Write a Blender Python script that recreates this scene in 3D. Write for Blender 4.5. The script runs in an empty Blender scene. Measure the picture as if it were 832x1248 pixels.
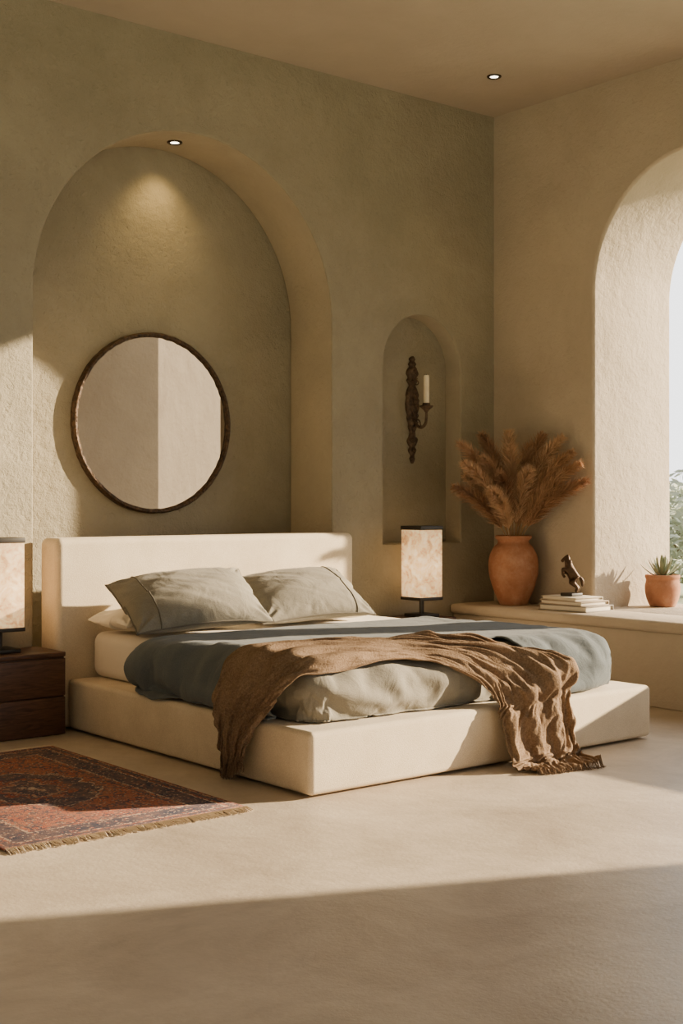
import bpy, bmesh, math, random, time
from mathutils import Vector, Matrix, noise
C = bpy.context.scene.collection
R = math.radians
rnd = random.Random(7)

# ------------------------------------------------------------------ helpers
def wl(o):
    v = Vector((0, 0, 0))
    while o:
        v += o.location
        o = o.parent
    return v

def emit(name, bm, mat, parent=None, loc=None, smooth=True, sharp=40, recalc=True):
    base = wl(parent) if parent else Vector((0, 0, 0))
    org = Vector(loc) if loc is not None else base.copy()
    if recalc:
        bmesh.ops.recalc_face_normals(bm, faces=bm.faces)
    bmesh.ops.translate(bm, verts=bm.verts, vec=-org)
    me = bpy.data.meshes.new(name)
    bm.to_mesh(me)
    bm.free()
    me.materials.append(mat)
    for p in me.polygons:
        p.use_smooth = smooth
    if smooth:
        me.set_sharp_from_angle(angle=R(sharp))
    o = bpy.data.objects.new(name, me)
    C.objects.link(o)
    o.parent = parent
    o.location = org - base
    return o

def bake(o):
    bpy.context.view_layer.update()
    dg = bpy.context.evaluated_depsgraph_get()
    me = bpy.data.meshes.new_from_object(o.evaluated_get(dg))
    o.modifiers.clear()
    o.data = me
    for p in me.polygons:
        p.use_smooth = True
    return o

def tag(o, label, cat, group=None):
    o['label'] = label
    o['category'] = cat
    if group:
        o['group'] = group
    return o

def struct(o):
    o['kind'] = 'structure'
    return o

def thing(name, label, cat, loc, group=None):
    o = bpy.data.objects.new(name, None)
    C.objects.link(o)
    o.location = loc
    o.empty_display_size = .05
    return tag(o, label, cat, group)

def copy_tree(o, parent=None):
    c = o.copy()
    C.objects.link(c)
    c.parent = parent
    for ch in list(o.children):
        copy_tree(ch, c)
    return c

def rbox(bm, x0, x1, y0, y1, z0, z1, r=.01, seg=3, rot=None):
    t = bmesh.new()
    bmesh.ops.create_cube(t, size=1)
    for v in t.verts:
        v.co = Vector(((v.co.x) * (x1 - x0), (v.co.y) * (y1 - y0), (v.co.z) * (z1 - z0)))
    if r > 0:
        bmesh.ops.bevel(t, geom=list(t.edges), offset=r, segments=seg, profile=.5, affect='EDGES')
    if rot:
        bmesh.ops.rotate(t, verts=t.verts, matrix=Matrix.Rotation(rot, 3, 'Z'))
    bmesh.ops.translate(t, verts=t.verts, vec=((x0 + x1) / 2, (y0 + y1) / 2, (z0 + z1) / 2))
    merge(bm, t)

def merge(bm, t):
    mp = {}
    for v in t.verts:
        mp[v] = bm.verts.new(v.co)
    for f in t.faces:
        try:
            bm.faces.new([mp[v] for v in f.verts])
        except ValueError:
            pass
    t.free()

def tube(bm, pts, rad, n=8, cap=True):
    pts = [Vector(p) for p in pts]
    if not isinstance(rad, (list, tuple)):
        rad = [rad] * len(pts)
    t0 = (pts[1] - pts[0]).normalized()
    up = Vector((0, 0, 1)) if abs(t0.z) < .9 else Vector((1, 0, 0))
    nx = t0.cross(up).normalized()
    rings = []
    for i, p in enumerate(pts):
        if i == 0:
            t = t0
        elif i == len(pts) - 1:
            t = (pts[i] - pts[i - 1]).normalized()
        else:
            t = (pts[i + 1] - pts[i - 1]).normalized()
        nx = (nx - t * nx.dot(t)).normalized()
        ny = t.cross(nx)
        rings.append([bm.verts.new(p + (nx * math.cos(2 * math.pi * k / n) + ny * math.sin(2 * math.pi * k / n)) * rad[i]) for k in range(n)])
    for a, b in zip(rings, rings[1:]):
        for k in range(n):
            bm.faces.new((a[k], a[(k + 1) % n], b[(k + 1) % n], b[k]))
    if cap:
        bm.faces.new(rings[0])
        bm.faces.new(rings[-1])

def lathe(bm, prof, c, n=48):
    rings = []
    for r, z in prof:
        if r < 1e-5:
            rings.append([bm.verts.new((c[0], c[1], c[2] + z))])
        else:
            rings.append([bm.verts.new((c[0] + r * math.cos(2 * math.pi * k / n), c[1] + r * math.sin(2 * math.pi * k / n), c[2] + z)) for k in range(n)])
    for a, b in zip(rings, rings[1:]):
        for k in range(n):
            q = (k + 1) % n
            if len(a) == 1 and len(b) == 1:
                continue
            if len(a) == 1:
                bm.faces.new((a[0], b[q], b[k]))
            elif len(b) == 1:
                bm.faces.new((a[k], a[q], b[0]))
            else:
                bm.faces.new((a[k], a[q], b[q], b[k]))

def smooth_prof(pts, k=5):
    out = []
    n = len(pts)
    for i in range(n - 1):
        p0, p1, p2, p3 = pts[max(i - 1, 0)], pts[i], pts[i + 1], pts[min(i + 2, n - 1)]
        for j in range(k):
            t = j / k
            out.append(tuple(cr(p0[d], p1[d], p2[d], p3[d], t) for d in range(len(p1))))
    out.append(tuple(pts[-1]))
    return out

def cr(a, b, c, d, t):
    return .5 * (2 * b + (c - a) * t + (2 * a - 5 * b + 4 * c - d) * t * t + (3 * b - a - 3 * c + d) * t ** 3)

def sst(a, b, x):
    t = min(1, max(0, (x - a) / (b - a)))
    return t * t * (3 - 2 * t)

def nz(x, y, z=0):
    return noise.noise(Vector((x, y, z)))

# ------------------------------------------------------------------ materials
def lin(r, g, b):
    f = lambda c: (c / 255 / 12.92) if c / 255 <= .04045 else ((c / 255 + .055) / 1.055) ** 2.4
    return (f(r), f(g), f(b), 1)

class NT:
    def __init__(s, name):
        s.m = bpy.data.materials.new(name)
        s.m.use_nodes = True
        s.t = s.m.node_tree
        s.p = s.t.nodes['Principled BSDF']
        s.co = s.t.nodes.new('ShaderNodeTexCoord').outputs['Object']
    def link(s, a, b):
        s.t.links.new(a, b)
    def math(s, op, a, b=None, c=None):
        n = s.t.nodes.new('ShaderNodeMath')
        n.operation = op
        for i, v in enumerate((a, b, c)):
            if v is None:
                continue
            if hasattr(v, 'is_linked'):
                s.link(v, n.inputs[i])
            else:
                n.inputs[i].default_value = v
        return n.outputs[0]
    def noise(s, scale, detail=4, rough=.55, co=None, dist=0):
        n = s.t.nodes.new('ShaderNodeTexNoise')
        n.inputs['Scale'].default_value = scale
        n.inputs['Detail'].default_value = detail
        n.inputs['Roughness'].default_value = rough
        n.inputs['Distortion'].default_value = dist
        s.link(co or s.co, n.inputs['Vector'])
        return n.outputs[0]
    def vor(s, scale, feature='F1', co=None):
        n = s.t.nodes.new('ShaderNodeTexVoronoi')
        n.feature = feature
        n.inputs['Scale'].default_value = scale
        s.link(co or s.co, n.inputs['Vector'])
        return n
    def stretch(s, sc):
        n = s.t.nodes.new('ShaderNodeMapping')
        n.inputs['Scale'].default_value = sc
        s.link(s.co, n.inputs['Vector'])
        return n.outputs[0]
    def ramp(s, fac, stops, interp='LINEAR'):
        n = s.t.nodes.new('ShaderNodeValToRGB')
        n.color_ramp.interpolation = interp
        e = n.color_ramp.elements
        while len(e) < len(stops):
            e.new(.5)
        for el, (p, c) in zip(e, stops):
            el.position = p
            el.color = c
        s.link(fac, n.inputs[0])
        return n.outputs[0]
    def mix(s, fac, a, b):
        n = s.t.nodes.new('ShaderNodeMix')
        n.data_type = 'RGBA'
        for v, i in ((fac, 0), (a, 6), (b, 7)):
            if hasattr(v, 'is_linked'):
                s.link(v, n.inputs[i])
            else:
                n.inputs[i].default_value = v
        return n.outputs[2]
    def base(s, c):
        if hasattr(c, 'is_linked'):
            s.link(c, s.p.inputs['Base Color'])
        else:
            s.p.inputs['Base Color'].default_value = c
    def bump(s, h, strength, dist, prev=None):
        n = s.t.nodes.new('ShaderNodeBump')
        n.inputs['Strength'].default_value = strength
        n.inputs['Distance'].default_value = dist
        s.link(h, n.inputs['Height'])
        if prev:
            s.link(prev, n.inputs['Normal'])
        s.link(n.outputs[0], s.p.inputs['Normal'])
        return n.outputs[0]
    def set(s, rough=.6, metal=0, spec=.5):
        s.p.inputs['Roughness'].default_value = rough
        s.p.inputs['Metallic'].default_value = metal
        s.p.inputs['Specular IOR Level'].default_value = spec
        return s

def simple(name, c1, c2=None, scale=8, rough=.6, metal=0, spec=.5, bump=0, bscale=80, bdist=.004, sc=None):
    n = NT(name)
    n.set(rough, metal, spec)
    co = n.stretch(sc) if sc else None
    if c2:
        n.base(n.ramp(n.noise(scale, 5, co=co), [(.3, c1), (.7, c2)]))
    else:
        n.base(c1)
    if bump:
        n.bump(n.noise(bscale, 4, co=co), bump, bdist)
    return n.m

def plaster(name, c1, c2, coarse=.5, fine=.25, rough=.85):
    n = NT(name)
    n.set(rough, 0, .25)
    n.base(n.ramp(n.noise(1.6, 9, .70, dist=.3), [(.26, c1), (.74, c2)]))
    b = n.bump(n.noise(3.5, 4, .5), coarse, .04)
    b = n.bump(n.noise(18, 7, .66), fine, .022, b)
    # trowel pits
    pit = n.ramp(n.noise(38, 4, .6), [(.34, (0, 0, 0, 1)), (.46, (1, 1, 1, 1))])
    b = n.bump(pit, fine * .7, .005, b)
    return n.m

def fabric(name, c1, c2, wscale=260, strength=.35, var=5, rough=.95, dist=.003, spec=.12, wrinkle=0, sheen=.1):
    n = NT(name)
    n.set(rough, 0, spec)
    g = n.noise(wscale, 2, .6)
    v = n.noise(var, 4)
    n.base(n.ramp(n.math('ADD', n.math('MULTIPLY', g, .6), n.math('MULTIPLY', v, .4)), [(.35, c1), (.65, c2)]))
    b = None
    if wrinkle:
        b = n.bump(n.noise(7, 5, .55, dist=1.0), wrinkle, .035)
    n.bump(g, strength, dist, b)
    n.p.inputs['Sheen Weight'].default_value = sheen
    return n.m

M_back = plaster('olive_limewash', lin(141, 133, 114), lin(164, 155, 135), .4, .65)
M_reveal = plaster('reveal_bounce_limewash', lin(162, 151, 131), lin(182, 170, 148), .3, .48)  # beige niche reveals, lifted paler with bounced light put into the colour
M_right = plaster('sand_plaster', lin(174, 160, 141), lin(194, 180, 160), .35, .42)
M_ceil = plaster('ceiling_plaster', lin(176, 164, 148), lin(188, 176, 160), .2, .2)
M_bench = plaster('bench_plaster', lin(194, 179, 157), lin(210, 195, 173), .2, .25)
nf = NT('microcement_floor')
nf.set(.42, 0, .4)
nf.base(nf.ramp(nf.noise(1.7, 9, .72, dist=.5), [(.3, lin(168, 153, 135)), (.7, lin(212, 197, 177))]))
bf = nf.bump(nf.noise(10, 6, .65), .22, .012)
nf.bump(nf.noise(70, 4, .6), .25, .004, bf)
M_floor = nf.m
M_cream = fabric('cream_linen', lin(202, 185, 159), lin(228, 213, 188), 240, .4, dist=.003)
M_white = fabric('white_cotton', lin(222, 213, 198), lin(234, 226, 212), 300, .1)
M_sage = fabric('sage_cotton', lin(124, 120, 109), lin(142, 137, 125), 240, .3, wrinkle=.28)
M_slate = fabric('slate_cotton', lin(84, 91, 95), lin(102, 108, 111), 240, .3, wrinkle=.35)
M_piping = fabric('piping_cotton', lin(98, 94, 85), lin(112, 107, 97), 240, .2)
M_throw = fabric('brown_wool', lin(107, 88, 71), lin(150, 128, 106), 130, 1.0, spec=.0, rough=1, sheen=0, dist=.004)
nt_ = NT('terracotta')
nt_.set(.9, 0, .2)
tcol = nt_.ramp(nt_.noise(9, 6, .6), [(.3, lin(150, 102, 78)), (.7, lin(178, 128, 100))])
nt_.base(nt_.mix(nt_.ramp(nt_.noise(6, 9, .75), [(.46, (0, 0, 0, 1)), (.68, (.55, .55, .55, 1))]), tcol, lin(196, 160, 136)))
nt_.bump(nt_.noise(38, 6, .65), .35, .006)
M_terra = nt_.m
M_soil = simple('dark_soil', lin(50, 38, 28), lin(76, 58, 42), 60, .95, bump=.8, bscale=90)
M_iron = simple('weathered_iron', lin(62, 49, 40), lin(108, 87, 68), 34, .6, .35, bump=.6, bscale=60, bdist=.008)
M_bronze = simple('bronze', lin(58, 43, 31), lin(92, 70, 49), 25, .45, .6, bump=.5, bscale=70, bdist=.006)
M_frame = simple('burnished_bronze_frame', lin(36, 29, 23), lin(98, 76, 56), 38, .5, .55, bump=1, bscale=46, bdist=.014)
M_black = simple('blackened_wood', lin(32, 28, 24), lin(44, 38, 32), 30, .5)
M_wax = simple('ivory_wax', lin(232, 218, 190), lin(240, 228, 204), 12, .5)
M_book1 = simple('pale_book_cover', lin(198, 186, 166), lin(210, 200, 180), 20, .7)
M_book2 = simple('grey_book_cover', lin(134, 126, 114), lin(150, 142, 130), 20, .7)
M_book3 = simple('taupe_book_cover', lin(166, 148, 126), lin(182, 164, 142), 20, .7)
M_page = simple('paper', lin(218, 208, 188), lin(232, 224, 208), 2, .9, sc=(4, 4, 400))
M_succ = simple('succulent_leaf', lin(104, 114, 90), lin(138, 146, 116), 14, .5)
M_pamps = [simple('dried_plume_dark', lin(148, 111, 84), lin(180, 141, 108), 10, .9),
           simple('dried_plume_mid', lin(174, 136, 103), lin(204, 166, 131), 10, .9),
           simple('dried_plume_pale', lin(194, 157, 122), lin(224, 190, 154), 10, .9)]
M_stem = simple('dried_stem', lin(150, 118, 82), lin(172, 140, 102), 20, .8)
M_fringe = simple('ivory_fringe', lin(204, 186, 160), lin(224, 208, 184), 40, .9)
M_hill = simple('hazy_hills', lin(182, 190, 176), lin(198, 204, 190), .08, .95)  # distance haze put into the pale hill colour
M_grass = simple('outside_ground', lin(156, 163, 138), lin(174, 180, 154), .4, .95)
M_leaf = simple('haze_paled_leaf', lin(188, 195, 174), lin(208, 214, 192), 1.5, .8)  # leaf green paled, haze painted into the colour
M_bark = simple('bark', lin(120, 106, 90), lin(140, 124, 106), 8, .9)

nw = NT('dark_walnut')
nw.set(.45, 0, .4)
nw.base(nw.ramp(nw.noise(6, 8, .6, co=nw.stretch((1.5, 8, 14)), dist=.8), [(.3, lin(62, 42, 32)), (.7, lin(104, 72, 54))]))
M_wood = nw.m

mm = NT('mirror_glass')
mm.set(.015, 1, .5)
mm.base((.45, .41, .365, 1))
M_mirror = mm.m

ns = NT('alabaster_shade')
ns.set(.6, 0, .3)
mot = ns.math('ADD', ns.math('MULTIPLY', ns.noise(10, 8, .7, dist=1.0), .75), ns.math('MULTIPLY', ns.noise(45, 4, .6), .25))
sp_ = ns.t.nodes.new('ShaderNodeSeparateXYZ')
ns.link(ns.co, sp_.inputs[0])
# inner bulb glow: brightest around the middle of the panel
zz_ = ns.math('ABSOLUTE', ns.math('SUBTRACT', sp_.outputs[2], .34))
glow = ns.math('SUBTRACT', 1.25, ns.math('MULTIPLY', zz_, 2.6))
ns.base(ns.ramp(mot, [(.38, lin(150, 118, 84)), (.62, lin(196, 172, 138))]))
ns.link(ns.ramp(mot, [(.38, (.46, .20, .065, 1)), (.5, (.85, .49, .20, 1)), (.6, (1, .70, .36, 1))]), ns.p.inputs['Emission Color'])
ns.link(ns.math('MULTIPLY', glow, 1.5), ns.p.inputs['Emission Strength'])
M_shade = ns.m
nl = NT('lit_lens')
nl.base((1, .9, .75, 1))
nl.p.inputs['Emission Color'].default_value = (1, .88, .68, 1)
nl.p.inputs['Emission Strength'].default_value = 9
M_lens = nl.m
M_trim = simple('downlight_trim', lin(60, 48, 36), lin(74, 60, 46), 20, .4, .5)

# rug
HW, HL = .525, .865
nr = NT('persian_rug')
nr.set(.95, 0, .1)
sep = nr.t.nodes.new('ShaderNodeSeparateXYZ')
nr.link(nr.co, sep.inputs[0])
X, Y = sep.outputs[0], sep.outputs[1]
ax, ay = nr.math('ABSOLUTE', X), nr.math('ABSOLUTE', Y)
ed = nr.math('MINIMUM', nr.math('SUBTRACT', HW, ax), nr.math('SUBTRACT', HL, ay))
ed = nr.math('ADD', ed, nr.math('MULTIPLY', nr.math('SUBTRACT', nr.noise(60, 2), .5), .028))
rust, red, navy, cream, tan = lin(168, 100, 80), lin(152, 82, 68), lin(60, 68, 86), lin(204, 181, 156), lin(178, 137, 112)
border = nr.ramp(nr.math('MULTIPLY', ed, 2), [(0, red), (.03, tan), (.05, navy), (.09, red), (.12, cream), (.135, navy), (.33, cream), (.35, rust), (.39, navy), (.41, rust)], 'CONSTANT')
rr = nr.math('SQRT', nr.math('ADD', nr.math('POWER', nr.math('MULTIPLY', ax, 1.5), 2), nr.math('POWER', ay, 2)))
rr = nr.math('ADD', rr, nr.math('MULTIPLY', nr.math('SUBTRACT', nr.vor(14).outputs[0], .4), .12))
med = nr.ramp(rr, [(0, cream), (.06, navy), (.15, tan), (.18, red), (.24, navy), (.37, cream), (.39, rust)], 'CONSTANT')
infield = nr.math('GREATER_THAN', ed, .205)
col = nr.mix(infield, border, med)
v1 = nr.vor(28)
m1 = nr.math('LESS_THAN', v1.outputs[0], .28)
col = nr.mix(nr.math('MULTIPLY', m1, .8), col, rust)
m1b = nr.math('LESS_THAN', v1.outputs[0], .14)
col = nr.mix(nr.math('MULTIPLY', m1b, .9), col, cream)
m2 = nr.math('LESS_THAN', nr.math('ABSOLUTE', nr.math('SUBTRACT', nr.vor(20).outputs[0], .46)), .07)
col = nr.mix(nr.math('MULTIPLY', m2, .9), col, navy)
m3 = nr.math('LESS_THAN', nr.vor(50).outputs[0], .24)
col = nr.mix(nr.math('MULTIPLY', m3, .75), col, cream)
m4 = nr.math('LESS_THAN', nr.math('ABSOLUTE', nr.math('SUBTRACT', nr.vor(40).outputs[0], .5)), .07)
col = nr.mix(nr.math('MULTIPLY', m4, .75), col, navy)
col = nr.mix(nr.ramp(nr.noise(10, 9, .82), [(.38, (.03, .03, .03, 1)), (.69, (.54, .54, .54, 1))]), col, lin(173, 134, 112))
nr.base(col)
nr.bump(nr.noise(220, 3), .6, .005)
M_rug = nr.m

# ------------------------------------------------------------------ room shell
YB, XR, ZC = 6.75, 6.92, 4.07

def curve_solid(outer, holes, thick, bev):
    cu = bpy.data.curves.new('shell', 'CURVE')
    cu.dimensions = '2D'
    cu.fill_mode = 'BOTH'
    cu.extrude = thick / 2 - bev
    cu.bevel_depth = bev
    cu.bevel_resolution = 3
    cu.offset = -bev
    for pl in [outer] + holes:
        sp = cu.splines.new('POLY')
        sp.points.add(len(pl) - 1)
        for p, q in zip(sp.points, pl):
            p.co = (q[0], q[1], 0, 1)
        sp.use_cyclic_u = True
    o = bpy.data.objects.new('shell', cu)
    C.objects.link(o)
    bpy.context.view_layer.update()
    dg = bpy.context.evaluated_depsgraph_get()
    me = bpy.data.meshes.new_from_object(o.evaluated_get(dg))
    bpy.data.objects.remove(o)
    bm = bmesh.new()
    bm.from_mesh(me)
    bmesh.ops.remove_doubles(bm, verts=bm.verts, dist=.0005)
    return bm

def arch(a, b, z0, zs, n=72):
    r, c = (b - a) / 2, (a + b) / 2
    pts = [(a, z0)]
    pts += [(a, z0 + (zs - z0) * k / 6) for k in range(1, 6)]
    pts += [(c - r * math.cos(math.pi * k / n), zs + r * math.sin(math.pi * k / n)) for k in range(n + 1)]
    pts += [(b, zs + (z0 - zs) * k / 6) for k in range(1, 6)]
    pts += [(b, z0)]
    return pts

ND = .46
SND = .155
bm = curve_solid([(-3, -.05), (8.2, -.05), (8.2, 4.25), (-3, 4.25)],
                 [arch(3.27, 5.40, .02, 2.428), arch(5.849, 6.581, .965, 2.192)], ND, .014)
for v in bm.verts:
    x, y, z = v.co
    v.co = (x, YB + ND / 2 + z, y)
rbox(bm, 3.0, 5.7, YB + ND, YB + ND + .1, -.05, 4.25, 0)
rbox(bm, 5.7, 6.75, YB + SND, YB + ND - .03, .85, 2.7, 0)
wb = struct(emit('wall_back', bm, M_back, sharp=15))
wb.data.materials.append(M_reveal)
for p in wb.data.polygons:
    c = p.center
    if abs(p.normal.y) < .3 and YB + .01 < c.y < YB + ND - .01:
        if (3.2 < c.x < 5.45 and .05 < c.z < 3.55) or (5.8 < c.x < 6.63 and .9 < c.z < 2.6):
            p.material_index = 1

W2A, W2B = .85, 4.0
bm = curve_solid([(-4, -.05), (YB + .2, -.05), (YB + .2, 4.25), (-4, 4.25)],
                 [[(W2A, .528), (W2A, 3.75), (W2B, 3.75), (W2B, .528)], arch(4.17, 5.813, .528, 2.68)], .85, .03)
for v in bm.verts:
    x, y, z = v.co
    v.co = (XR + .425 + z, x, y)
struct(emit('wall_right', bm, M_right, sharp=15))

# wing wall added outside the second opening, bent to catch sun for the mirror
bm = bmesh.new()
q = [(6.96, .862), (8.15, .862), (11.0, -1.42), (10.8, -1.62), (8.05, .60), (6.96, .60)]
vb = [bm.verts.new((p[0], p[1], .53 if p[0] < 7 else -.5)) for p in q]
vt = [bm.verts.new((p[0], p[1], 4.0 if p[0] < 7 else 4.9)) for p in q]
n_ = len(q)
for k in range(n_):
    bm.faces.new((vb[k], vb[(k + 1) % n_], vt[(k + 1) % n_], vt[k]))
bm.faces.new(vt)
bm.faces.new(vb)
struct(emit('wall_added_wing', bm, M_right, smooth=False))

bm = bmesh.new()
rbox(bm, -3, XR + .02, -4, YB + .02, -.1, 0, 0)
floor = struct(emit('floor', bm, M_floor, smooth=False))
bm = bmesh.new()
rbox(bm, -3, 8.0, -4, 7.4, ZC, ZC + .2, 0)
struct(emit('ceiling', bm, M_ceil, smooth=False))

bm = bmesh.new()
rbox(bm, -150, 150, -150, 150, -.6, -.5, 0)
struct(emit('ground', bm, M_grass, smooth=False))
bm = bmesh.new()
rows = []
NA = 120
for j, (rad, hf) in enumerate([(70, 0), (85, .55), (100, 1), (120, .2)]):
    row = []
    for i in range(NA + 1):
        a = R(-70 + 150 * i / NA)
        h = 3.6 + 1.8 * nz(i * .13, 1.3) + .9 * nz(i * .5, 7)
        row.append(bm.verts.new((rad * math.cos(a), rad * math.sin(a), -.6 + hf * (h + 1))))
    rows.append(row)
for a, b in zip(rows, rows[1:]):
    for k in range(NA):
        bm.faces.new((a[k], a[k + 1], b[k + 1], b[k]))
struct(emit('hills', bm, M_hill))

# leafy shrubs outside the window
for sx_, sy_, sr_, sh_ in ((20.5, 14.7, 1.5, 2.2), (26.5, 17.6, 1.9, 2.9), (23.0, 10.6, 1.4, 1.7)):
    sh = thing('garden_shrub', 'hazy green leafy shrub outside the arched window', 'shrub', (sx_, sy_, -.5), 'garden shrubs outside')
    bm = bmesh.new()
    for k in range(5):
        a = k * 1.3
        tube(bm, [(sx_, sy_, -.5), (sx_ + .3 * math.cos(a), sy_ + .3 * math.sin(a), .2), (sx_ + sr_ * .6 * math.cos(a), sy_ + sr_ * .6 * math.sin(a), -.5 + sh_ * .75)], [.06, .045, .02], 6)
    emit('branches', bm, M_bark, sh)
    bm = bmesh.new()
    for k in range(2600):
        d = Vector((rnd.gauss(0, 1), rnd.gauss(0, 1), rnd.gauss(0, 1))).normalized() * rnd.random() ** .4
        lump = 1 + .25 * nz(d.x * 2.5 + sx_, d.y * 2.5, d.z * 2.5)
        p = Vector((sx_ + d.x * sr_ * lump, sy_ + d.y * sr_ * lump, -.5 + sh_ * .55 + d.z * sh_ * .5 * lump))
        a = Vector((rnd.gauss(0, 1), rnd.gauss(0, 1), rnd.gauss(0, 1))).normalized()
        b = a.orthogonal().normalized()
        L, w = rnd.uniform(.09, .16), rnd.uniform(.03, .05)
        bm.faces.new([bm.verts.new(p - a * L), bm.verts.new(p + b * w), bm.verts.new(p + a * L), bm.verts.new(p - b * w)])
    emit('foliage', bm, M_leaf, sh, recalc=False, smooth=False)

# built in bench
t = thing('window_bench', 'long built-in plaster bench under the arched window along the right wall', 'bench', (6.7, 3.6, 0))
bm = bmesh.new()
rbox(bm, 6.50, 6.918, .5, 6.748, .0, .46, .01)
emit('bench_base', bm, M_bench, t)
bm = bmesh.new()
rbox(bm, 6.465, 6.935, .48, 6.748, .46, .53, .025, 4)
emit('bench_top', bm, M_bench, t)

# ------------------------------------------------------------------ bed
bed = thing('bed', 'low cream linen upholstered platform bed with a plain wide headboard', 'bed', (4.5, 5.4, 0))
PX0, PX1, PY0, PZ = 3.36, 5.64, 4.345, .282
bm = bmesh.new()
rbox(bm, PX0, PX1, PY0, 6.52, .012, PZ, .026, 5)
platform = emit('platform', bm, M_cream, bed)
bm = bmesh.new()
rbox(bm, 3.298, 5.405, 6.522, 6.738, .01, 1.052, .04, 6)
emit('headboard', bm, M_cream, bed)
bm = bmesh.new()
rbox(bm, 3.50, 5.42, 4.54, 6.515, PZ + .001, .535, .06, 6)
mattress = emit('mattress', bm, M_white, bed)

XR0, XR1, YR0, ZT, RR = 3.585, 5.345, 4.59, .534, .072
def wr(cx, cy):
    a = nz(cx * 2.2, cy * 2.2, 3) * .014
    c = nz(cx * 5, cy * 5, 5) * .008
    d = nz(cx * 9 + cy * 3, cy * 3 - cx * 1.5, 15) * .006
    return (a + c + d) * (1 - .5 * sst(5.1, 5.3, cx)) + .008

def drape(cx, cy, off, zmin=PZ + .014, side=0, bulge=.008, crease=0):
    dx = min(cx - XR0, 0) + max(cx - XR1, 0)
    dy = min(cy - YR0, 0)
    bx, by = min(max(cx, XR0), XR1), max(cy, YR0)
    s = max(abs(dx), abs(dy))
    puff = .02 * sst(0, .35, min(cx - XR0 + .1, XR1 - cx + .25, cy - YR0 + .1))
    o = off + wr(cx, cy)
    if s < 1e-6:
        return Vector((cx, cy, ZT + o + puff))
    h = math.hypot(dx, dy)
    ux, uy = dx / h, dy / h
    top = ZT + puff
    al = cy * abs(ux) + cx * abs(uy)
    rt = 1 - .85 * max(0, ux)
    if side:
        o += rt * side * sst(.02, .2, s) * (1 - abs(nz(al * 3.2 + .8 * s, 3.3, s * 2)) * 1.6)
    if crease:
        q = nz(al * 6.5 + 2.2 * s, s * 3.0, 21)
        o += rt * crease * sst(.0, .12, s) * (1 - 2.6 * abs(q))
        o += crease * .5 * nz(al * 13 - 5 * s, s * 7, 4)
    o += rt * bulge * math.sin(min(1, s / .30) * math.pi)
    if s < RR * math.pi / 2:
        a = s / RR
        hor, drop, nxx, nzz = RR * math.sin(a), RR * (1 - math.cos(a)), math.sin(a), math.cos(a)
    else:
        hor, drop, nxx, nzz = RR, RR + (s - RR * math.pi / 2), 1, 0
    zz = top - drop + nzz * o
    if zz < zmin:
        hor += (zmin - zz) * .8
        zz = zmin + .004 + .004 * nz(cx * 9, cy * 9)
    return Vector((bx + ux * (hor + nxx * o), by + uy * (hor + nxx * o), zz))

def cloth_grid(x0, x1, y0, y1, step, fn, keep=None):
    bm = bmesh.new()
    nx, ny = int((x1 - x0) / step), int((y1 - y0) / step)
    g = [[(x0 + (x1 - x0) * i / nx, y0 + (y1 - y0) * j / ny) for j in range(ny + 1)] for i in range(nx + 1)]
    vs = {}
    par = []
    def V(i, j):
        if (i, j) not in vs:
            vs[i, j] = bm.verts.new(fn(*g[i][j]))
            par.append(g[i][j])
        return vs[i, j]
    for i in range(nx):
        for j in range(ny):
            cx, cy = (g[i][j][0] + g[i + 1][j + 1][0]) / 2, (g[i][j][1] + g[i + 1][j + 1][1]) / 2
            if keep is None or keep(cx, cy):
                bm.faces.new((V(i, j), V(i + 1, j), V(i + 1, j + 1), V(i, j + 1)))
    return bm, par

def trim(o, kill):
    bm = bmesh.new()
    bm.from_mesh(o.data)
    bm.verts.ensure_lookup_table()
    dead = [v for v in bm.verts if kill(v.index, v.co)]
    bmesh.ops.delete(bm, geom=dead, context='VERTS')
    bm.to_mesh(o.data)
    bm.free()

def solid(o, th, sub=0, offset=-1, first=False):
    def mod_sub():
        m = o.modifiers.new('sub', 'SUBSURF')
        m.levels = sub
        m.render_levels = sub
    if sub and not first:
        mod_sub()
    m = o.modifiers.new('solid', 'SOLIDIFY')
    m.thickness = th
    m.offset = offset
    if sub and first:
        mod_sub()
    return bake(o)

def cloth_sim(o, frames, shrink, colliders, bend=.4, friction=40, dist=.006, mass=.25, selfc=True, rest=None, stiff=12, gravity=1, damp=3, outer=.006):
    scn = bpy.context.scene
    t0 = time.time()
    for c in colliders:
        c.modifiers.new('col', 'COLLISION')
        c.collision.thickness_outer = outer
        c.collision.thickness_inner = .04
        c.collision.cloth_friction = friction
    m = o.modifiers.new('cloth', 'CLOTH')
    s = m.settings
    s.quality = 6
    s.mass = mass
    s.tension_stiffness = stiff
    s.compression_stiffness = stiff
    s.shear_stiffness = stiff / 3
    s.bending_stiffness = bend
    s.air_damping = damp
    s.shrink_min = shrink
    s.effector_weights.gravity = gravity
    if rest:
        o.shape_key_add(name='Basis')
        kb = o.shape_key_add(name='rest')
        for i, c in enumerate(rest):
            kb.data[i].co = c
        kb.value = 0
        s.rest_shape_key = kb
    cs_ = m.collision_settings
    cs_.use_collision = bool(colliders)
    cs_.distance_min = dist
    cs_.collision_quality = 4
    cs_.use_self_collision = selfc
    cs_.self_distance_min = dist
    m.point_cache.frame_start = 1
    m.point_cache.frame_end = frames
    for f in range(1, frames + 1):
        scn.frame_set(f)
    bake(o)
    for c in colliders:
        c.modifiers.clear()
    scn.frame_set(1)
    print('cloth', o.name, len(o.data.vertices), round(time.time() - t0, 1), 's')

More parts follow.
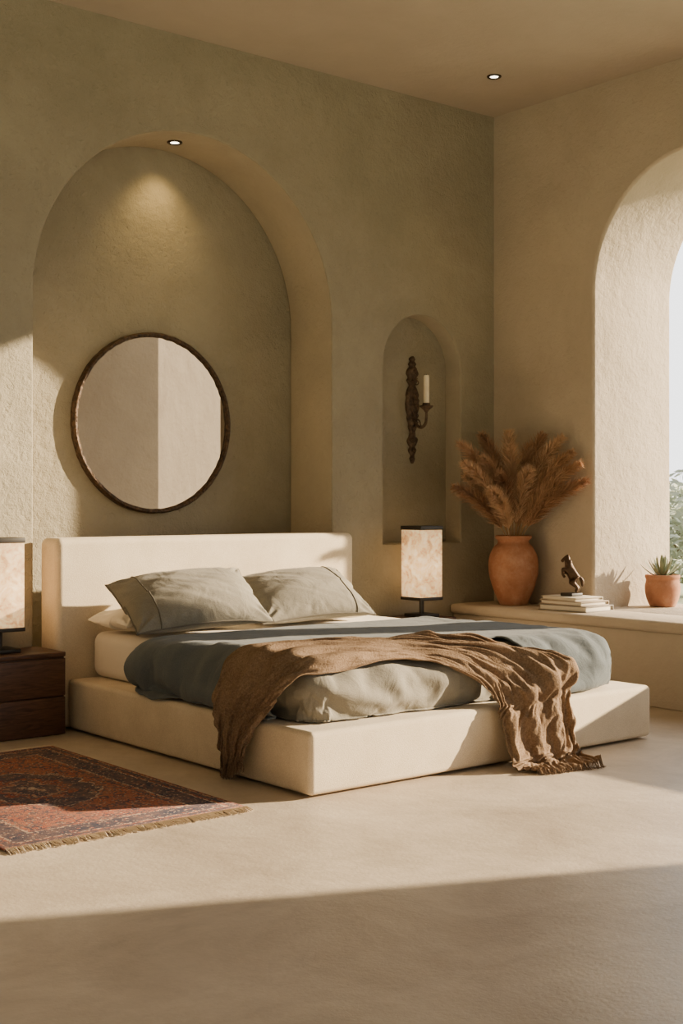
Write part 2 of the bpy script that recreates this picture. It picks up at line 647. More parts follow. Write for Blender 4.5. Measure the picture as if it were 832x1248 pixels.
SM = .29
bm, dpar = cloth_grid(XR0 - SM, XR1 + SM, YR0 - SM, 5.30, .018, lambda x, y: drape(x, y, .020, bulge=.022, crease=.012))
duvet = emit('duvet', bm, M_sage, loc=(4.46, 5.1, .5), recalc=False)
cloth_sim(duvet, 8, -.025, [platform, mattress], bend=1.0, selfc=False, friction=80, gravity=.5)
tag(duvet, 'sage green rumpled duvet showing at the foot of the bed', 'duvet')

def cov(x, y):
    f = .028 * sst(5.36, 5.45, y + .08 * nz(x * 2, 4)) * (1 - .7 * sst(5.74, 5.80, y))
    left = sst(3.62, 3.5, x)
    yy = y + .06 * sst(5.3, 5.8, y) * nz(x * 1.7, 2) + left * sst(5.2, 5.8, y) * .06
    o = .048 - .024 * sst(5.2, 5.45, x)
    return drape(x, yy, o + f + .008 * left, side=.024, bulge=.010, crease=.016)
bm, cpar = cloth_grid(XR0 - .33, XR1 + .285, YR0 - .285, 5.80, .022, cov, lambda x, y: y > 4.66 or x > 4.76)
coverlet = emit('coverlet', bm, M_slate, loc=(4.46, 5.2, .5), recalc=False)
cloth_sim(coverlet, 10, -.03, [platform, mattress, duvet], bend=.6, selfc=False, friction=80, outer=.008, gravity=.7)
solid(coverlet, .012, 1, offset=1, first=True)
tag(coverlet, 'slate blue grey coverlet folded back over the middle of the bed', 'blanket')
# the duvet ends a hand's width under the coverlet edge
trim(duvet, lambda i, co: dpar[i][1] > 4.80 or dpar[i][0] > 4.92)

# pillows
def pillow(c, W, H, T, rz, tilt, mat, seed, label, pipe=True, roll=0, seams=()):
    U = Vector((math.cos(rz), math.sin(rz), 0))
    Vh = Vector((-math.sin(rz), math.cos(rz), 0))
    V = Vh * math.cos(tilt) + Vector((0, 0, 1)) * math.sin(tilt)
    N = U.cross(V)
    U2 = U * math.cos(roll) + N * math.sin(roll)
    N = U2.cross(V)
    U = U2
    c = Vector(c)
    n = 80
    def P(u, v, s, lift=0):
        pr = (max(0, 1 - abs(u) ** 2.4) * max(0, 1 - abs(v) ** 2.4)) ** .5
        x = W / 2 * u * (1 - .05 * (1 - v * v) * u * u)
        y = H / 2 * v * (1 - .06 * (1 - u * u) * v * v)
        r = max(abs(u), abs(v))
        ang = math.atan2(v * H, u * W)
        # soft broad dents
        w = nz(u * 1.2 + seed, v * 1.0, s) * .014 * pr
        # soft creases running diagonally, drawn out along their length
        w += nz((u + v * .9) * .5 + seed, (u * .7 - v) * 3.2, 4 + seed) * .010 * pr
        w += nz((u - v * 1.1) * .7 + seed, (u * .8 + v) * 5.5, 9 + seed) * .005 * pr
        # creases fanning in from the four corners and short gathers along the hem
        cu, cv = (1 - abs(u)) * W, (1 - abs(v)) * H
        dcor = math.hypot(cu, cv)
        acor = math.atan2(cv, cu)
        w += .008 * math.exp(-((dcor - .13) / .10) ** 2) * math.sin(acor * 10 + seed * 2 + (3 if u * v > 0 else 0) + 3 * nz(u * 2, v * 2, seed))
        w += .005 * math.exp(-((1 - r) / .12) ** 2) * (1 - r ** 12) * math.sin(ang * 23 + 7 * nz(ang * 2, seed))
        full = 1 + .2 * (-v) * (1 - v * v)
        z = s * T / 2 * pr * full + w * (1 if s > 0 else .3)
        bend = -.035 * (u * u) * (1 if u * v < 0 else .4)
        return c + U * x + V * y + N * (z + bend + lift)
    bm = bmesh.new()
    for s in (1, -1):
        g = [[bm.verts.new(P(-1 + 2 * i / n, -1 + 2 * j / n, s)) for j in range(n + 1)] for i in range(n + 1)]
        for i in range(n):
            for j in range(n):
                bm.faces.new((g[i][j], g[i + 1][j], g[i + 1][j + 1], g[i][j + 1]))
    bmesh.ops.remove_doubles(bm, verts=bm.verts, dist=.0008)
    o = emit('pillow', bm, mat, loc=tuple(c), sharp=180)
    tag(o, label, 'pillow')
    if pipe:
        b = bmesh.new()
        m = 40
        loop = [(-1 + 2 * k / m, -1) for k in range(m)] + [(1, -1 + 2 * k / m) for k in range(m)] + [(1 - 2 * k / m, 1) for k in range(m)] + [(-1, 1 - 2 * k / m) for k in range(m)]
        pts = [P(u, v, 1) for u, v in loop]
        tube(b, pts + [pts[0]], .0048, 6, False)
        emit('piping', b, M_piping, o)
    for se in seams:
        b = bmesh.new()
        tube(b, [P(se, -1 + 2 * k / 60, 1, .0012) for k in range(61)], .004, 6, False)
        emit('seam', b, M_piping, o)
    return o

pillow((3.83, 6.265, .622), .74, .44, .14, 0, R(4), M_white, 1.1, 'white cotton pillow lying flat under the left sage pillow', pipe=False)
pillow((4.75, 6.265, .618), .74, .44, .13, 0, R(4), M_white, 5.1, 'white cotton pillow hidden under the right sage pillow', pipe=False)
pillow((3.87, 6.07, .726), .80, .50, .21, R(-7), R(30), M_sage, 2.3, 'sage grey pillow propped on a white pillow, nearer the left nightstand', roll=R(4), seams=(-.66,))
pillow((4.69, 6.15, .712), .79, .48, .20, R(-3), R(29), M_sage, 7.7, 'sage grey pillow propped up nearer the small niche, with headboard shadow on it', roll=R(3), seams=(.66,))

# throw
rowsAB = [((3.300, 5.12, .09), (3.300, 4.62, .12)), ((3.310, 5.11, .20), (3.310, 4.60, .22)), ((3.325, 5.11, .29), (3.325, 4.56, .30)),
          ((3.37, 5.11, .38), (3.36, 4.49, .38)), ((3.385, 5.09, .48), (3.38, 4.43, .47)), ((3.48, 5.06, .655), (3.48, 4.37, .625)),
          ((3.75, 5.00, .675), (3.75, 4.35, .645)), ((4.05, 4.93, .675), (4.02, 4.35, .645)), ((4.34, 4.84, .67), (4.25, 4.34, .63)),
          ((4.62, 4.72, .67), (4.36, 4.325, .55)), ((4.86, 4.55, .655), (4.38, 4.315, .45)), ((5.00, 4.335, .56), (4.37, 4.31, .38)),
          ((5.04, 4.315, .40), (4.36, 4.305, .35)), ((5.03, 4.29, .305), (4.37, 4.29, .28)), ((5.01, 4.28, .18), (4.38, 4.28, .15)),
          ((4.99, 4.265, .06), (4.40, 4.26, .06)), ((4.98, 4.19, .02), (4.42, 4.18, .02)), ((4.95, 4.05, .02), (4.41, 4.09, .02))]
K, NV = 7, 64
sm = smooth_prof([tuple(a) + tuple(b) for a, b in rowsAB], K)
A = [Vector(r[:3]) for r in sm]
B = [Vector(r[3:]) for r in sm]
NU = len(sm)
def throw_pt(i, v):
    p = A[i].lerp(B[i], v)
    i0, i1 = max(i - 3, 0), min(i + 3, NU - 1)
    al = A[i1].lerp(B[i1], v) - A[i0].lerp(B[i0], v)
    n = (B[i] - A[i]).cross(al).normalized()
    u = i / (NU - 1)
    wv = v + .13 * nz(u * 2.4, v * 1.8, 8)
    amp = .012 + .014 * max(0, .5 + nz(v * 4, u * 2.5, 31))
    d = .010 + amp * (.5 + .5 * math.sin(2 * math.pi * (3.4 * wv + .3))) + .010 * max(0, .5 + nz(wv * 4, u * 2, 7.7))
    p = p + n * d
    if p.z < .014:
        p.z = .014
    return p
bm = bmesh.new()
g = [[bm.verts.new(throw_pt(i, j / NV)) for j in range(NV + 1)] for i in range(NU)]
for i in range(NU - 1):
    for j in range(NV):
        bm.faces.new((g[i][j], g[i][j + 1], g[i + 1][j + 1], g[i + 1][j]))
throw = emit('throw_blanket', bm, M_throw, loc=(4.2, 4.8, .6), recalc=False, sharp=180)
rest, L = [], 0
for i in range(NU):
    u = i / (NU - 1)
    top = sst(.25, .33, u) * (1 - sst(.5, .62, u))
    wid = (A[i] - B[i]).length * (1.09 + .03 * top)
    if i:
        L += (.96 - .03 * sst(.45, .6, u)) * ((A[i] - A[i - 1]).length * .5 + (B[i] - B[i - 1]).length * .5)
    for j in range(NV + 1):
        rest.append(Vector((L, wid * (.5 - j / NV), 0)))
cloth_sim(throw, 14, 0, [platform, duvet, coverlet, floor], rest=rest, bend=2.2, friction=80, gravity=.55, damp=6)
W0 = throw.location
ends_ = {}
for end, nxt in ((0, 1), (NU - 1, NU - 2)):
    ends_[end] = [(throw.data.vertices[end * (NV + 1) + j].co + W0, throw.data.vertices[nxt * (NV + 1) + j].co + W0) for j in range(NV + 1)]
solid(throw, .004, 1)
solid(duvet, .006, 1)
tag(throw, 'brown fringed wool throw draped across the foot of the bed to the floor', 'blanket')
for end in (0, NU - 1):
    b = bmesh.new()
    for k in range(130):
        v = (k + .5) / 130 * NV
        j = int(v)
        p = ends_[end][j][0].lerp(ends_[end][j + 1][0], v - j)
        q = ends_[end][j][1].lerp(ends_[end][j + 1][1], v - j)
        d = p - q
        if end == 0:
            d = d.normalized() * .3 + Vector((0, 0, -1))
        else:
            d.z = -.02
        d.normalize()
        Lf = .055 + .016 * rnd.random()
        s = Vector((rnd.uniform(-.2, .2), rnd.uniform(-.2, .2), 0)) * (1 if end else .4)
        e = p + (d + s) * Lf
        mid = p + d * Lf * .5
        if end:
            mid.z, e.z = max(mid.z * .5, .005), .004
        tube(b, [p - d * .004, mid, e], [.0018, .0017, .0010], 4)
    emit('fringe', b, M_throw, throw)

# ------------------------------------------------------------------ nightstands and lamps
def nightstand(x0, x1, y0, y1, h, label):
    t = thing('nightstand', label, 'nightstand', ((x0 + x1) / 2, (y0 + y1) / 2, 0))
    bm = bmesh.new()
    rbox(bm, x0, x1, y0 + .02, y1, .0, h - .025, .004)
    emit('body', bm, M_wood, t)
    bm = bmesh.new()
    rbox(bm, x0 - .0, x1 + .0, y0, y1, h - .025, h, .005)
    emit('top', bm, M_wood, t)
    hz = (h - .03) / 2
    for k in range(2):
        bm = bmesh.new()
        rbox(bm, x0 + .002, x1 - .002, y0, y0 + .02, .004 + k * hz, k * hz + hz - .004, .004)
        emit('drawer', bm, M_wood, t)
    return t
nightstand(2.70, 3.294, 6.41, 6.742, .445, 'dark walnut two-drawer nightstand beside the rug at the left of the bed')
nightstand(5.70, 6.18, 6.38, 6.742, .475, 'dark walnut nightstand mostly hidden behind the bed, under the right lamp')

lamp = thing('table_lamp', 'glowing square alabaster table lamp cut by the left edge, beside the headboard', 'lamp', (3.0, 6.6, .445), 'pair of table lamps')
lx, ly, lz = lamp.location
bm = bmesh.new()
rbox(bm, lx - .085, lx + .085, ly - .085, ly + .085, lz, lz + .022, .004)
emit('base', bm, M_black, lamp)
bm = bmesh.new()
tube(bm, [(lx, ly, lz + .022), (lx, ly, lz + .12)], .016, 16)
emit('stem', bm, M_black, lamp)
bm = bmesh.new()
rbox(bm, lx - .098, lx + .098, ly - .098, ly + .098, lz + .136, lz + .588, .004)
emit('lamp_shade', bm, M_shade, lamp)
bm = bmesh.new()
rbox(bm, lx - .102, lx + .102, ly - .102, ly + .102, lz + .588, lz + .615, .003)
emit('top_cap', bm, M_black, lamp)
bm = bmesh.new()
rbox(bm, lx - .102, lx + .102, ly - .102, ly + .102, lz + .115, lz + .136, .003)
emit('bottom_frame', bm, M_black, lamp)
l2 = copy_tree(lamp)
l2.location = (6.01, 6.54, .475)
l2['label'] = 'glowing square alabaster table lamp behind the bed, below the small niche'

# ------------------------------------------------------------------ mirror
mc = Vector((4.305, 7.185, 1.75))
MR = .557
mir = thing('wall_mirror', 'round wall mirror in a thin dark bronze frame inside the big arched niche', 'mirror', tuple(mc))
bm = bmesh.new()
NN = 200
prof = [(-.014, .022), (-.014, -.016), (-.008, -.027), (.006, -.029), (.015, -.018), (.015, .022)]
rg = []
for k in range(NN):
    a = 2 * math.pi * k / NN
    wob = .003 * nz(math.cos(a) * 14, math.sin(a) * 14)
    rg.append([bm.verts.new((mc.x + (MR + dr + wob) * math.cos(a), mc.y + dy + wob, mc.z + (MR + dr + wob) * math.sin(a))) for dr, dy in prof])
for k in range(NN):
    a, b = rg[k], rg[(k + 1) % NN]
    for j in range(len(prof)):
        q = (j + 1) % len(prof)
        bm.faces.new((a[j], a[q], b[q], b[j]))
emit('mirror_frame', bm, M_frame, mir)
bm = bmesh.new()
for yy in (-.004, .004):
    bm.faces.new([bm.verts.new((mc.x + (MR - .008) * math.cos(2 * math.pi * k / NN), mc.y + yy, mc.z + (MR - .008) * math.sin(2 * math.pi * k / NN))) for k in range(NN)])
emit('mirror_glass', bm, M_mirror, mir, smooth=False)

# ------------------------------------------------------------------ sconce + candle
SX, SY = 6.245, YB + SND - .002
sc = thing('wall_sconce', 'ornate dark iron candle sconce hung in the small arched niche', 'sconce', (SX, SY, 1.9))
hw = [(0, .003), (.025, .014), (.05, .022), (.075, .012), (.10, .026), (.13, .036), (.155, .022), (.18, .036), (.215, .046), (.25, .03), (.29, .022), (.34, .036), (.37, .034), (.42, .048), (.455, .044), (.5, .058), (.56, .062), (.61, .054), (.64, .058), (.69, .044), (.73, .028), (.77, .05), (.80, .038), (.835, .054), (.875, .044), (.9, .022), (.925, .034), (.95, .018), (.97, .026), (.985, .02), (1, .003)]
hw = smooth_prof(hw, 4)
Z0, Z1 = 1.522, 2.285
bm = bmesh.new()
NVs = 22
fr, bk = [], []
for zf, w in hw:
    z = Z0 + (Z1 - Z0) * zf
    w = max(w, .002)
    rf, rb = [], []
    for j in range(NVs + 1):
        v = -1 + 2 * j / NVs
        dep = .008 + .020 * math.sqrt(max(0, 1 - v * v)) * (.5 + w / .08)
        dep += (.009 * math.sin(zf * 62) * math.cos(v * 7) + .007 * math.cos(abs(v) * 9 - zf * 40)) * (1 - v * v) * min(1, w / .03)
        rf.append(bm.verts.new((SX + v * w, SY - max(dep, .004), z)))
        rb.append(bm.verts.new((SX + v * w, SY, z)))
    fr.append(rf)
    bk.append(rb)
for i in range(len(hw) - 1):
    for j in range(NVs):
        bm.faces.new((fr[i][j], fr[i][j + 1], fr[i + 1][j + 1], fr[i + 1][j]))
        bm.faces.new((bk[i][j], bk[i + 1][j], bk[i + 1][j + 1], bk[i][j + 1]))
    for j in (0, NVs):
        bm.faces.new((fr[i][j], fr[i + 1][j], bk[i + 1][j], bk[i][j]))
for i in (0, len(hw) - 1):
    for j in range(NVs):
        bm.faces.new((fr[i][j], bk[i][j], bk[i][j + 1], fr[i][j + 1]))
emit('backplate', bm, M_iron, sc)
def scroll(cx, cz, s, r0, a0, turns):
    pts = []
    for k in range(22):
        t_ = k / 21
        a = a0 + s * turns * 2 * math.pi * t_
        r = r0 * (1 - .75 * t_)
        pts.append((cx + r * math.cos(a), SY - .034 + .004 * t_, cz + r * math.sin(a)))
    bm = bmesh.new()
    tube(bm, pts, [.0055 * (1 - .4 * k / 21) for k in range(22)], 6)
    emit('scroll', bm, M_iron, sc)
for s in (-1, 1):
    scroll(SX + s * .024, 2.10, s, .026, math.pi / 2, 1.2)
    scroll(SX + s * .026, 1.965, -s, .028, -math.pi / 2, 1.2)
    scroll(SX + s * .022, 1.865, s, .022, math.pi / 2, 1.2)
    scroll(SX + s * .018, 1.69, -s, .02, -math.pi / 2, 1.1)
for zb, rb_ in ((2.20, .014), (2.035, .02), (1.915, .015), (1.78, .014), (1.62, .012)):
    tt = bmesh.new()
    bmesh.ops.create_uvsphere(tt, u_segments=14, v_segments=10, radius=rb_)
    bmesh.ops.translate(tt, verts=tt.verts, vec=(SX, SY - .03, zb))
    emit('bead', tt, M_iron, sc)
CX, CY, CZ = SX, SY - .155, 1.925
bm = bmesh.new()
pts = smooth_prof([(SX, SY - .02, 1.86), (SX, SY - .05, 1.80), (SX, SY - .10, 1.775), (SX, SY - .145, 1.80), (CX, CY, 1.85), (CX, CY, CZ - .035)], 6)
tube(bm, pts, [.011] * (len(pts) - 6) + [.010] * 6, 10)
pts = smooth_prof([(SX, SY - .10, 1.778), (SX, SY - .085, 1.82), (SX, SY - .06, 1.835), (SX, SY - .055, 1.815), (SX, SY - .068, 1.81)], 5)
tube(bm, pts, .006, 8)
emit('arm', bm, M_iron, sc)
bm = bmesh.new()
lathe(bm, [(0, -.045), (.012, -.043), (.02, -.03), (.042, -.012), (.05, -.004), (.048, 0), (.03, -.003), (.026, .02), (.023, .02), (.022, 0), (0, 0)], (CX, CY, CZ), 24)
emit('candle_cup', bm, M_iron, sc)
bm = bmesh.new()
lathe(bm, [(0, .001), (.0205, .001), (.0205, .20), (.018, .214), (.008, .211), (0, .209)], (CX, CY, CZ), 24)
cd = emit('candle', bm, M_wax, loc=(CX, CY, CZ))
tag(cd, 'ivory candle standing in the iron sconce cup', 'candle')
bm = bmesh.new()
tube(bm, [(CX, CY, CZ + .207), (CX + .002, CY, CZ + .222)], .0015, 6)
emit('wick', bm, M_black, cd)

# ------------------------------------------------------------------ vase, plumes
VX, VY, VZ = 6.725, 6.37, .53
bm = bmesh.new()
pr = smooth_prof([(.088, 0), (.098, .006), (.116, .05), (.148, .13), (.170, .22), (.174, .29), (.164, .35), (.136, .405), (.112, .432), (.110, .45), (.126, .468), (.128, .482), (.118, .487), (.100, .47), (.094, .44), (.11, .40), (.10, .36)], 4)
lathe(bm, [(0, 0)] + pr + [(0, .35)], (VX, VY, VZ), 56)
for v in bm.verts:
    d = v.co - Vector((VX, VY, v.co.z))
    if d.length > .01:
        v.co += d.normalized() * .002 * nz(v.co.x * 14, v.co.y * 14, v.co.z * 14)
vs_ = emit('vase', bm, M_terra, loc=(VX, VY, VZ), sharp=60)
tag(vs_, 'large terracotta urn vase on the bench in the room corner', 'vase')

ends = [(-.55, .02, .44), (-.52, -.04, .60), (-.44, .08, .74), (-.34, -.04, .64), (-.25, .06, .80), (-.14, -.10, .72), (-.05, .00, .82), (.03, -.12, .72),
        (.08, -.20, .80), (.10, -.28, .72), (.11, -.35, .78), (.12, -.43, .68), (.11, -.51, .60), (.10, -.57, .48), (-.37, -.14, .42), (-.10, -.24, .56), (.06, -.38, .46), (-.26, -.12, .52), (-.02, -.18, .46), (-.42, .04, .52)]  # rightmost plumes added to lean into the sun beam and shade the headboard
for pi, (dx, dy, dz) in enumerate(ends):
    base = Vector((VX + dx * .06, VY + dy * .06, VZ + .40))
    end = Vector((VX + dx, VY + dy, VZ + .38 + dz))
    ctrl = base + Vector((dx * .24, dy * .24, dz * .70))
    n = 24
    pts = []
    for i in range(n + 1):
        t = i / n
        p = base * (1 - t) ** 2 + ctrl * 2 * t * (1 - t) + end * t * t
        pts.append(p)
    pl = thing('pampas_stem', 'dried brown feathery pampas plume standing in the terracotta urn', 'dried grass', tuple(base), 'dried pampas plumes in the urn')
    bm = bmesh.new()
    tube(bm, pts, [.004 * (1 - .6 * i / n) for i in range(n + 1)], 6)
    emit('stem', bm, M_stem, pl)
    bm = bmesh.new()
    t0 = .24
    NS = 1700
    for k in range(NS):
        t = t0 + (1 - t0) * (k + rnd.random()) / NS
        fi = min(t * n, n - .001)
        i = int(fi)
        p = pts[i].lerp(pts[i + 1], fi - i)
        tg = (pts[i + 1] - pts[i]).normalized()
        rd = Vector((rnd.gauss(0, 1), rnd.gauss(0, 1), rnd.gauss(0, 1)))
        rd = (rd - tg * rd.dot(tg)).normalized()
        q = (t - t0) / (1 - t0)
        L = (.04 + .09 * math.sin(math.pi * min(1, q * .75 + .25)) ** .8) * rnd.uniform(.45, 1.3)
        d = (tg * .85 + rd * rnd.uniform(.28, .68)).normalized()
        m1_ = p + d * L * .5 + Vector((rnd.gauss(0, .003), rnd.gauss(0, .003), rnd.gauss(0, .003)))
        e = p + d * L + Vector((0, 0, -.012 * rnd.random())) + rd * .008
        for qq in (m1_, e):
            qq.x = min(qq.x, XR - .006)
            qq.y = min(qq.y, YB - .006)
        w = d.cross(Vector((rnd.gauss(0, 1), rnd.gauss(0, 1), rnd.gauss(0, 1)))).normalized() * .0017
        a, b2, c2, d2, e2 = bm.verts.new(p - w * .6), bm.verts.new(p + w * .6), bm.verts.new(m1_ + w), bm.verts.new(m1_ - w), bm.verts.new(e)
        bm.faces.new((a, b2, c2, d2))
        bm.faces.new((d2, c2, e2))
    emit('plume', bm, M_pamps[(pi * 2 + pi // 3) % 3], pl, recalc=False, smooth=False)

# ------------------------------------------------------------------ books, figurine
def book(cx, cy, z, wx, wy, h, rot, mc_, label):
    t = thing('book', label, 'book', (cx, cy, z), 'books on the bench')
    b = bmesh.new()
    rm = Matrix.Rotation(rot, 3, 'Z')
    def bx(x0, x1, y0, y1, z0, z1, r):
        tt = bmesh.new()
        rbox(tt, x0, x1, y0, y1, z0, z1, r, 2)
        bmesh.ops.rotate(tt, verts=tt.verts, matrix=rm)
        bmesh.ops.translate(tt, verts=tt.verts, vec=(cx, cy, z))
        return tt
    merge(b, bx(-wx / 2, wx / 2, -wy / 2, wy / 2, 0, .005, .0015))
    merge(b, bx(-wx / 2, wx / 2, -wy / 2, wy / 2, h - .005, h, .0015))
    merge(b, bx(wx / 2 - .004, wx / 2 + .003, -wy / 2, wy / 2, 0, h, .0015))
    emit('cover', b, mc_, t)
    emit('pages', bx(-wx / 2 + .010, wx / 2 - .004, -wy / 2 + .010, wy / 2 - .010, .005, h - .005, .001), M_page, t)
book(6.72, 5.80, .531, .29, .40, .038, R(3), M_book2, 'grey covered large book lying at the bottom of the pile on the bench')
book(6.715, 5.81, .570, .27, .37, .028, R(-1), M_book3, 'taupe covered thin book in the middle of the pile on the bench')
book(6.715, 5.83, .599, .25, .33, .024, R(-5), M_book1, 'pale cream book on top of the pile, under the figurine')

FX, FY, FZ = 6.715, 5.83, .6235
fg = thing('figurine', 'small dark bronze rearing figurine standing on the stacked books', 'figurine', (FX, FY, FZ))
bm = bmesh.new()
rbox(bm, FX - .055, FX + .055, FY - .05, FY + .05, FZ, FZ + .020, .004)
emit('plinth', bm, M_black, fg)
ex, ey = Vector((.776, -.63, 0)), Vector((.63, .776, 0))
J = {  # camera-right, depth, up, radius
    'hip': (.022, 0, .112, .036), 'barrel': (.006, 0, .146, .035), 'chest': (-.014, 0, .182, .036), 'neck': (-.024, 0, .218, .025), 'poll': (-.030, 0, .250, .019), 'face': (-.050, 0, .238, .015), 'muzzle': (-.068, 0, .220, .012),
    'ear': (-.024, .0, .270, .006), 'mane': (-.004, 0, .234, .013),
    'stl': (.000, -.026, .084, .022), 'hkl': (.036, -.028, .056, .013), 'hfl': (.024, -.028, .022, .013),
    'str': (.012, .026, .080, .022), 'hkr': (.054, .028, .050, .013), 'hfr': (.042, .028, .022, .013),
    'ell': (-.036, -.022, .170, .017), 'knl': (-.066, -.024, .178, .012), 'ffl': (-.060, -.024, .140, .010),
    'elr': (-.032, .022, .156, .017), 'knr': (-.058, .024, .144, .012), 'ffr': (-.040, .024, .116, .010),
    'tl1': (.052, 0, .126, .013), 'tl2': (.072, 0, .100, .015), 'tl3': (.074, 0, .058, .008)}
E = [('hip', 'barrel'), ('barrel', 'chest'), ('chest', 'neck'), ('neck', 'poll'), ('poll', 'face'), ('face', 'muzzle'), ('poll', 'ear'), ('neck', 'mane'), ('hip', 'stl'), ('stl', 'hkl'), ('hkl', 'hfl'), ('hip', 'str'), ('str', 'hkr'), ('hkr', 'hfr'),
     ('chest', 'ell'), ('ell', 'knl'), ('knl', 'ffl'), ('chest', 'elr'), ('elr', 'knr'), ('knr', 'ffr'), ('hip', 'tl1'), ('tl1', 'tl2'), ('tl2', 'tl3')]
keys = list(J)
me = bpy.data.meshes.new('figure')
me.from_pydata([tuple(ex * J[k][0] + ey * J[k][1] + Vector((0, 0, J[k][2] * 1.03))) for k in keys], [(keys.index(a), keys.index(b)) for a, b in E], [])
fo = bpy.data.objects.new('figure', me)
C.objects.link(fo)
fo.parent = fg
fo.modifiers.new('skin', 'SKIN')
for i, k in enumerate(keys):
    sv = me.skin_vertices[0].data[i]
    sv.radius = (J[k][3] * .95, J[k][3] * .95)
    sv.use_root = (k == 'barrel')
sb = fo.modifiers.new('sub', 'SUBSURF')
sb.levels = 2
sb.render_levels = 2
bake(fo)
fo.data.materials.clear()
fo.data.materials.append(M_bronze)

# ------------------------------------------------------------------ succulent
SXc, SYc, SZ = 7.43, 5.63, .53
su = thing('potted_succulent', 'small spiky green succulent in a terracotta pot on the window sill', 'plant', (SXc, SYc, SZ))
bm = bmesh.new()
pp = smooth_prof([(.078, 0), (.088, .006), (.108, .05), (.119, .10), (.120, .14), (.114, .172), (.113, .188), (.119, .200), (.119, .214), (.113, .219), (.104, .212), (.101, .19)], 4)
lathe(bm, [(0, 0)] + pp + [(0, .185)], (SXc, SYc, SZ), 48)
emit('pot', bm, M_terra, su, sharp=50)
bm = bmesh.new()
lathe(bm, [(.101, .191), (.07, .200), (0, .205)], (SXc, SYc, SZ), 32)
emit('soil', bm, M_soil, su)
bm = bmesh.new()
for k in range(30):
    a = k * 2.39996
    f = k / 29
    el = R(18 + 60 * f)
    L = .17 - .03 * f
    d = Vector((math.cos(a), math.sin(a), 0))
    sd = Vector((-math.sin(a), math.cos(a), 0))
    p0 = Vector((SXc, SYc, SZ + .200 + .015 * f)) + d * .018 * (1 - f)
    prev = None
    for j in range(7):
        s = j / 6
        ee = el + .25 * s
        p = p0 + d * math.cos(ee) * L * s + Vector((0, 0, 1)) * math.sin(ee) * L * s
        p.y = min(p.y, 5.795)
        w = .015 * (1 - s) ** .7 * (.75 + .8 * s) + .0006
        up = (Vector((0, 0, 1)) * math.cos(ee) - d * math.sin(ee))
        ring = [bm.verts.new(p + sd * w), bm.verts.new(p + up * w * .12), bm.verts.new(p - sd * w), bm.verts.new(p - up * w * .55)]
        if prev:
            for q in range(4):
                bm.faces.new((prev[q], prev[(q + 1) % 4], ring[(q + 1) % 4], ring[q]))
        prev = ring
    bm.faces.new(prev)
emit('leaves', bm, M_succ, su, sharp=60)

# ------------------------------------------------------------------ rug
RX, RY = 2.54, 5.245
bm = bmesh.new()
rbox(bm, RX - HW, RX + HW, RY - HL, RY + HL, .001, .010, .003, 2)
rug = emit('rug', bm, M_rug, loc=(RX, RY, 0))
tag(rug, 'worn red and blue grey patterned rug with a fringe on the floor beside the bed', 'rug')
for sgn in (-1, 1):
    bm = bmesh.new()
    for k in range(170):
        x = RX - HW + 2 * HW * (k + .5) / 170
        y = RY + sgn * HL
        L = rnd.uniform(.038, .06)
        dx = rnd.uniform(-.012, .012)
        tube(bm, [(x, y - sgn * .006, .011), (x + dx * .5, y + sgn * L * .5, .007), (x + dx, y + sgn * L, .004)], [.0026, .0024, .0015], 4)
    emit('fringe', bm, M_fringe, rug)

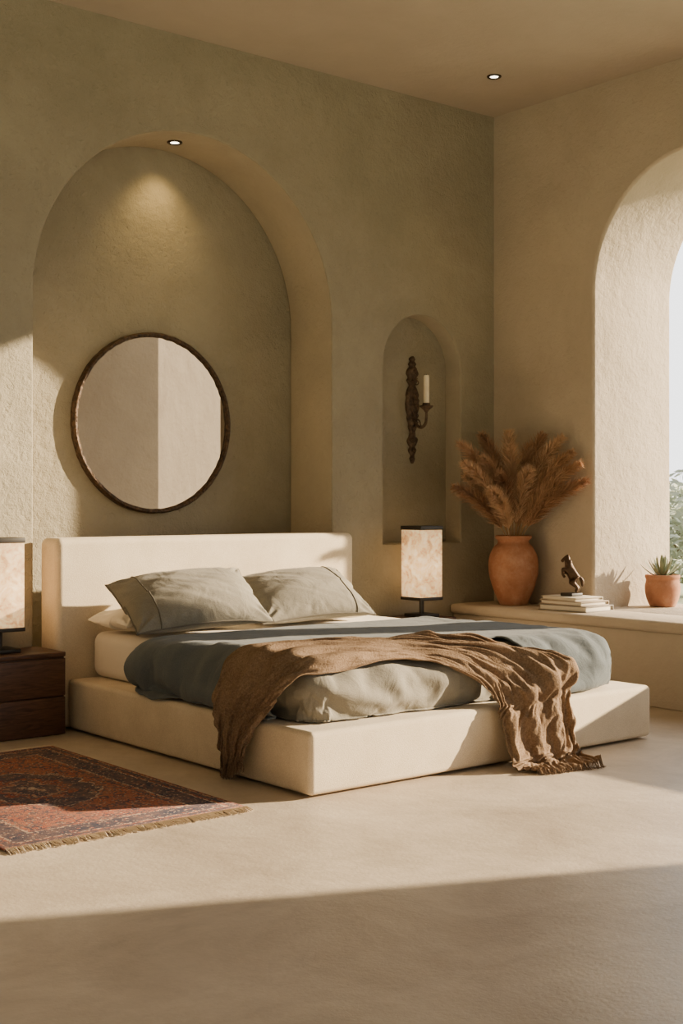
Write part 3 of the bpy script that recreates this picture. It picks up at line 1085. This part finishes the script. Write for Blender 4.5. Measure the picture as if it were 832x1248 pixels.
# ------------------------------------------------------------------ downlights
def downlight(x, y, z, label, energy, tilt, size=95):
    t = thing('ceiling_light', label, 'light', (x, y, z), 'recessed downlights')
    bm = bmesh.new()
    lathe(bm, [(.026, .004), (.048, .004), (.048, -.003), (.044, -.006), (.028, -.003), (.026, .004)], (x, y, z), 32)
    emit('trim_ring', bm, M_trim, t)
    bm = bmesh.new()
    lathe(bm, [(0, -.001), (.027, -.001), (.027, .003), (0, .003)], (x, y, z), 32)
    emit('lens', bm, M_lens, t)
    L = bpy.data.lights.new('spot', 'SPOT')
    L.energy = energy
    L.color = (1, .68, .26)
    L.spot_size = R(size)
    L.spot_blend = 1
    L.shadow_soft_size = .05
    o = bpy.data.objects.new('spot', L)
    C.objects.link(o)
    o.parent = t
    o.location = (0, 0, -.02)
    o.rotation_euler = (tilt, 0, 0)
downlight(4.335, 6.985, 3.489, 'small lit downlight recessed in the top of the big arched niche', 26, R(16), 92)
downlight(6.25, 6.094, ZC - .003, 'small lit downlight recessed in the ceiling near the room corner', 10, 0)

# ------------------------------------------------------------------ light
sun = bpy.data.lights.new('sun', 'SUN')
sun.energy = 21.5
sun.color = (1, .79, .525)
sun.angle = R(.8)
so = bpy.data.objects.new('sun', sun)
C.objects.link(so)
so.rotation_euler = Vector((-.885, .387, -.259)).to_track_quat('-Z', 'Y').to_euler()

w = bpy.data.worlds.new('sky')
bpy.context.scene.world = w
w.use_nodes = True
nt = w.node_tree
bg = nt.nodes['Background']
tc = nt.nodes.new('ShaderNodeTexCoord')
dp = nt.nodes.new('ShaderNodeVectorMath')
dp.operation = 'DOT_PRODUCT'
dp.inputs[1].default_value = (.97, .0, .25)
nt.links.new(tc.outputs['Generated'], dp.inputs[0])
rp = nt.nodes.new('ShaderNodeValToRGB')
mr = nt.nodes.new('ShaderNodeMapRange')
mr.inputs[1].default_value = -1
mr.inputs[2].default_value = 1
nt.links.new(dp.outputs['Value'], mr.inputs[0])
nt.links.new(mr.outputs[0], rp.inputs[0])
rp.color_ramp.elements[0].position = .45
rp.color_ramp.elements[0].color = (.165, .158, .145, 1)
rp.color_ramp.elements[1].position = .75
rp.color_ramp.elements[1].color = (3.2, 3.2, 3.2, 1)
nt.links.new(rp.outputs[0], bg.inputs[0])
bg.inputs[1].default_value = 1.0

# ------------------------------------------------------------------ camera
cam = bpy.data.cameras.new('camera')
cam.lens = 36 * 1596 / 1248
cam.sensor_width = 36
cam.sensor_fit = 'AUTO'
cam.shift_y = -12 / 1248
co = bpy.data.objects.new('camera', cam)
C.objects.link(co)
co.location = (0, 0, 1.25)
co.rotation_euler = (R(90), 0, -math.atan(1296 / 1596))
bpy.context.scene.camera = co
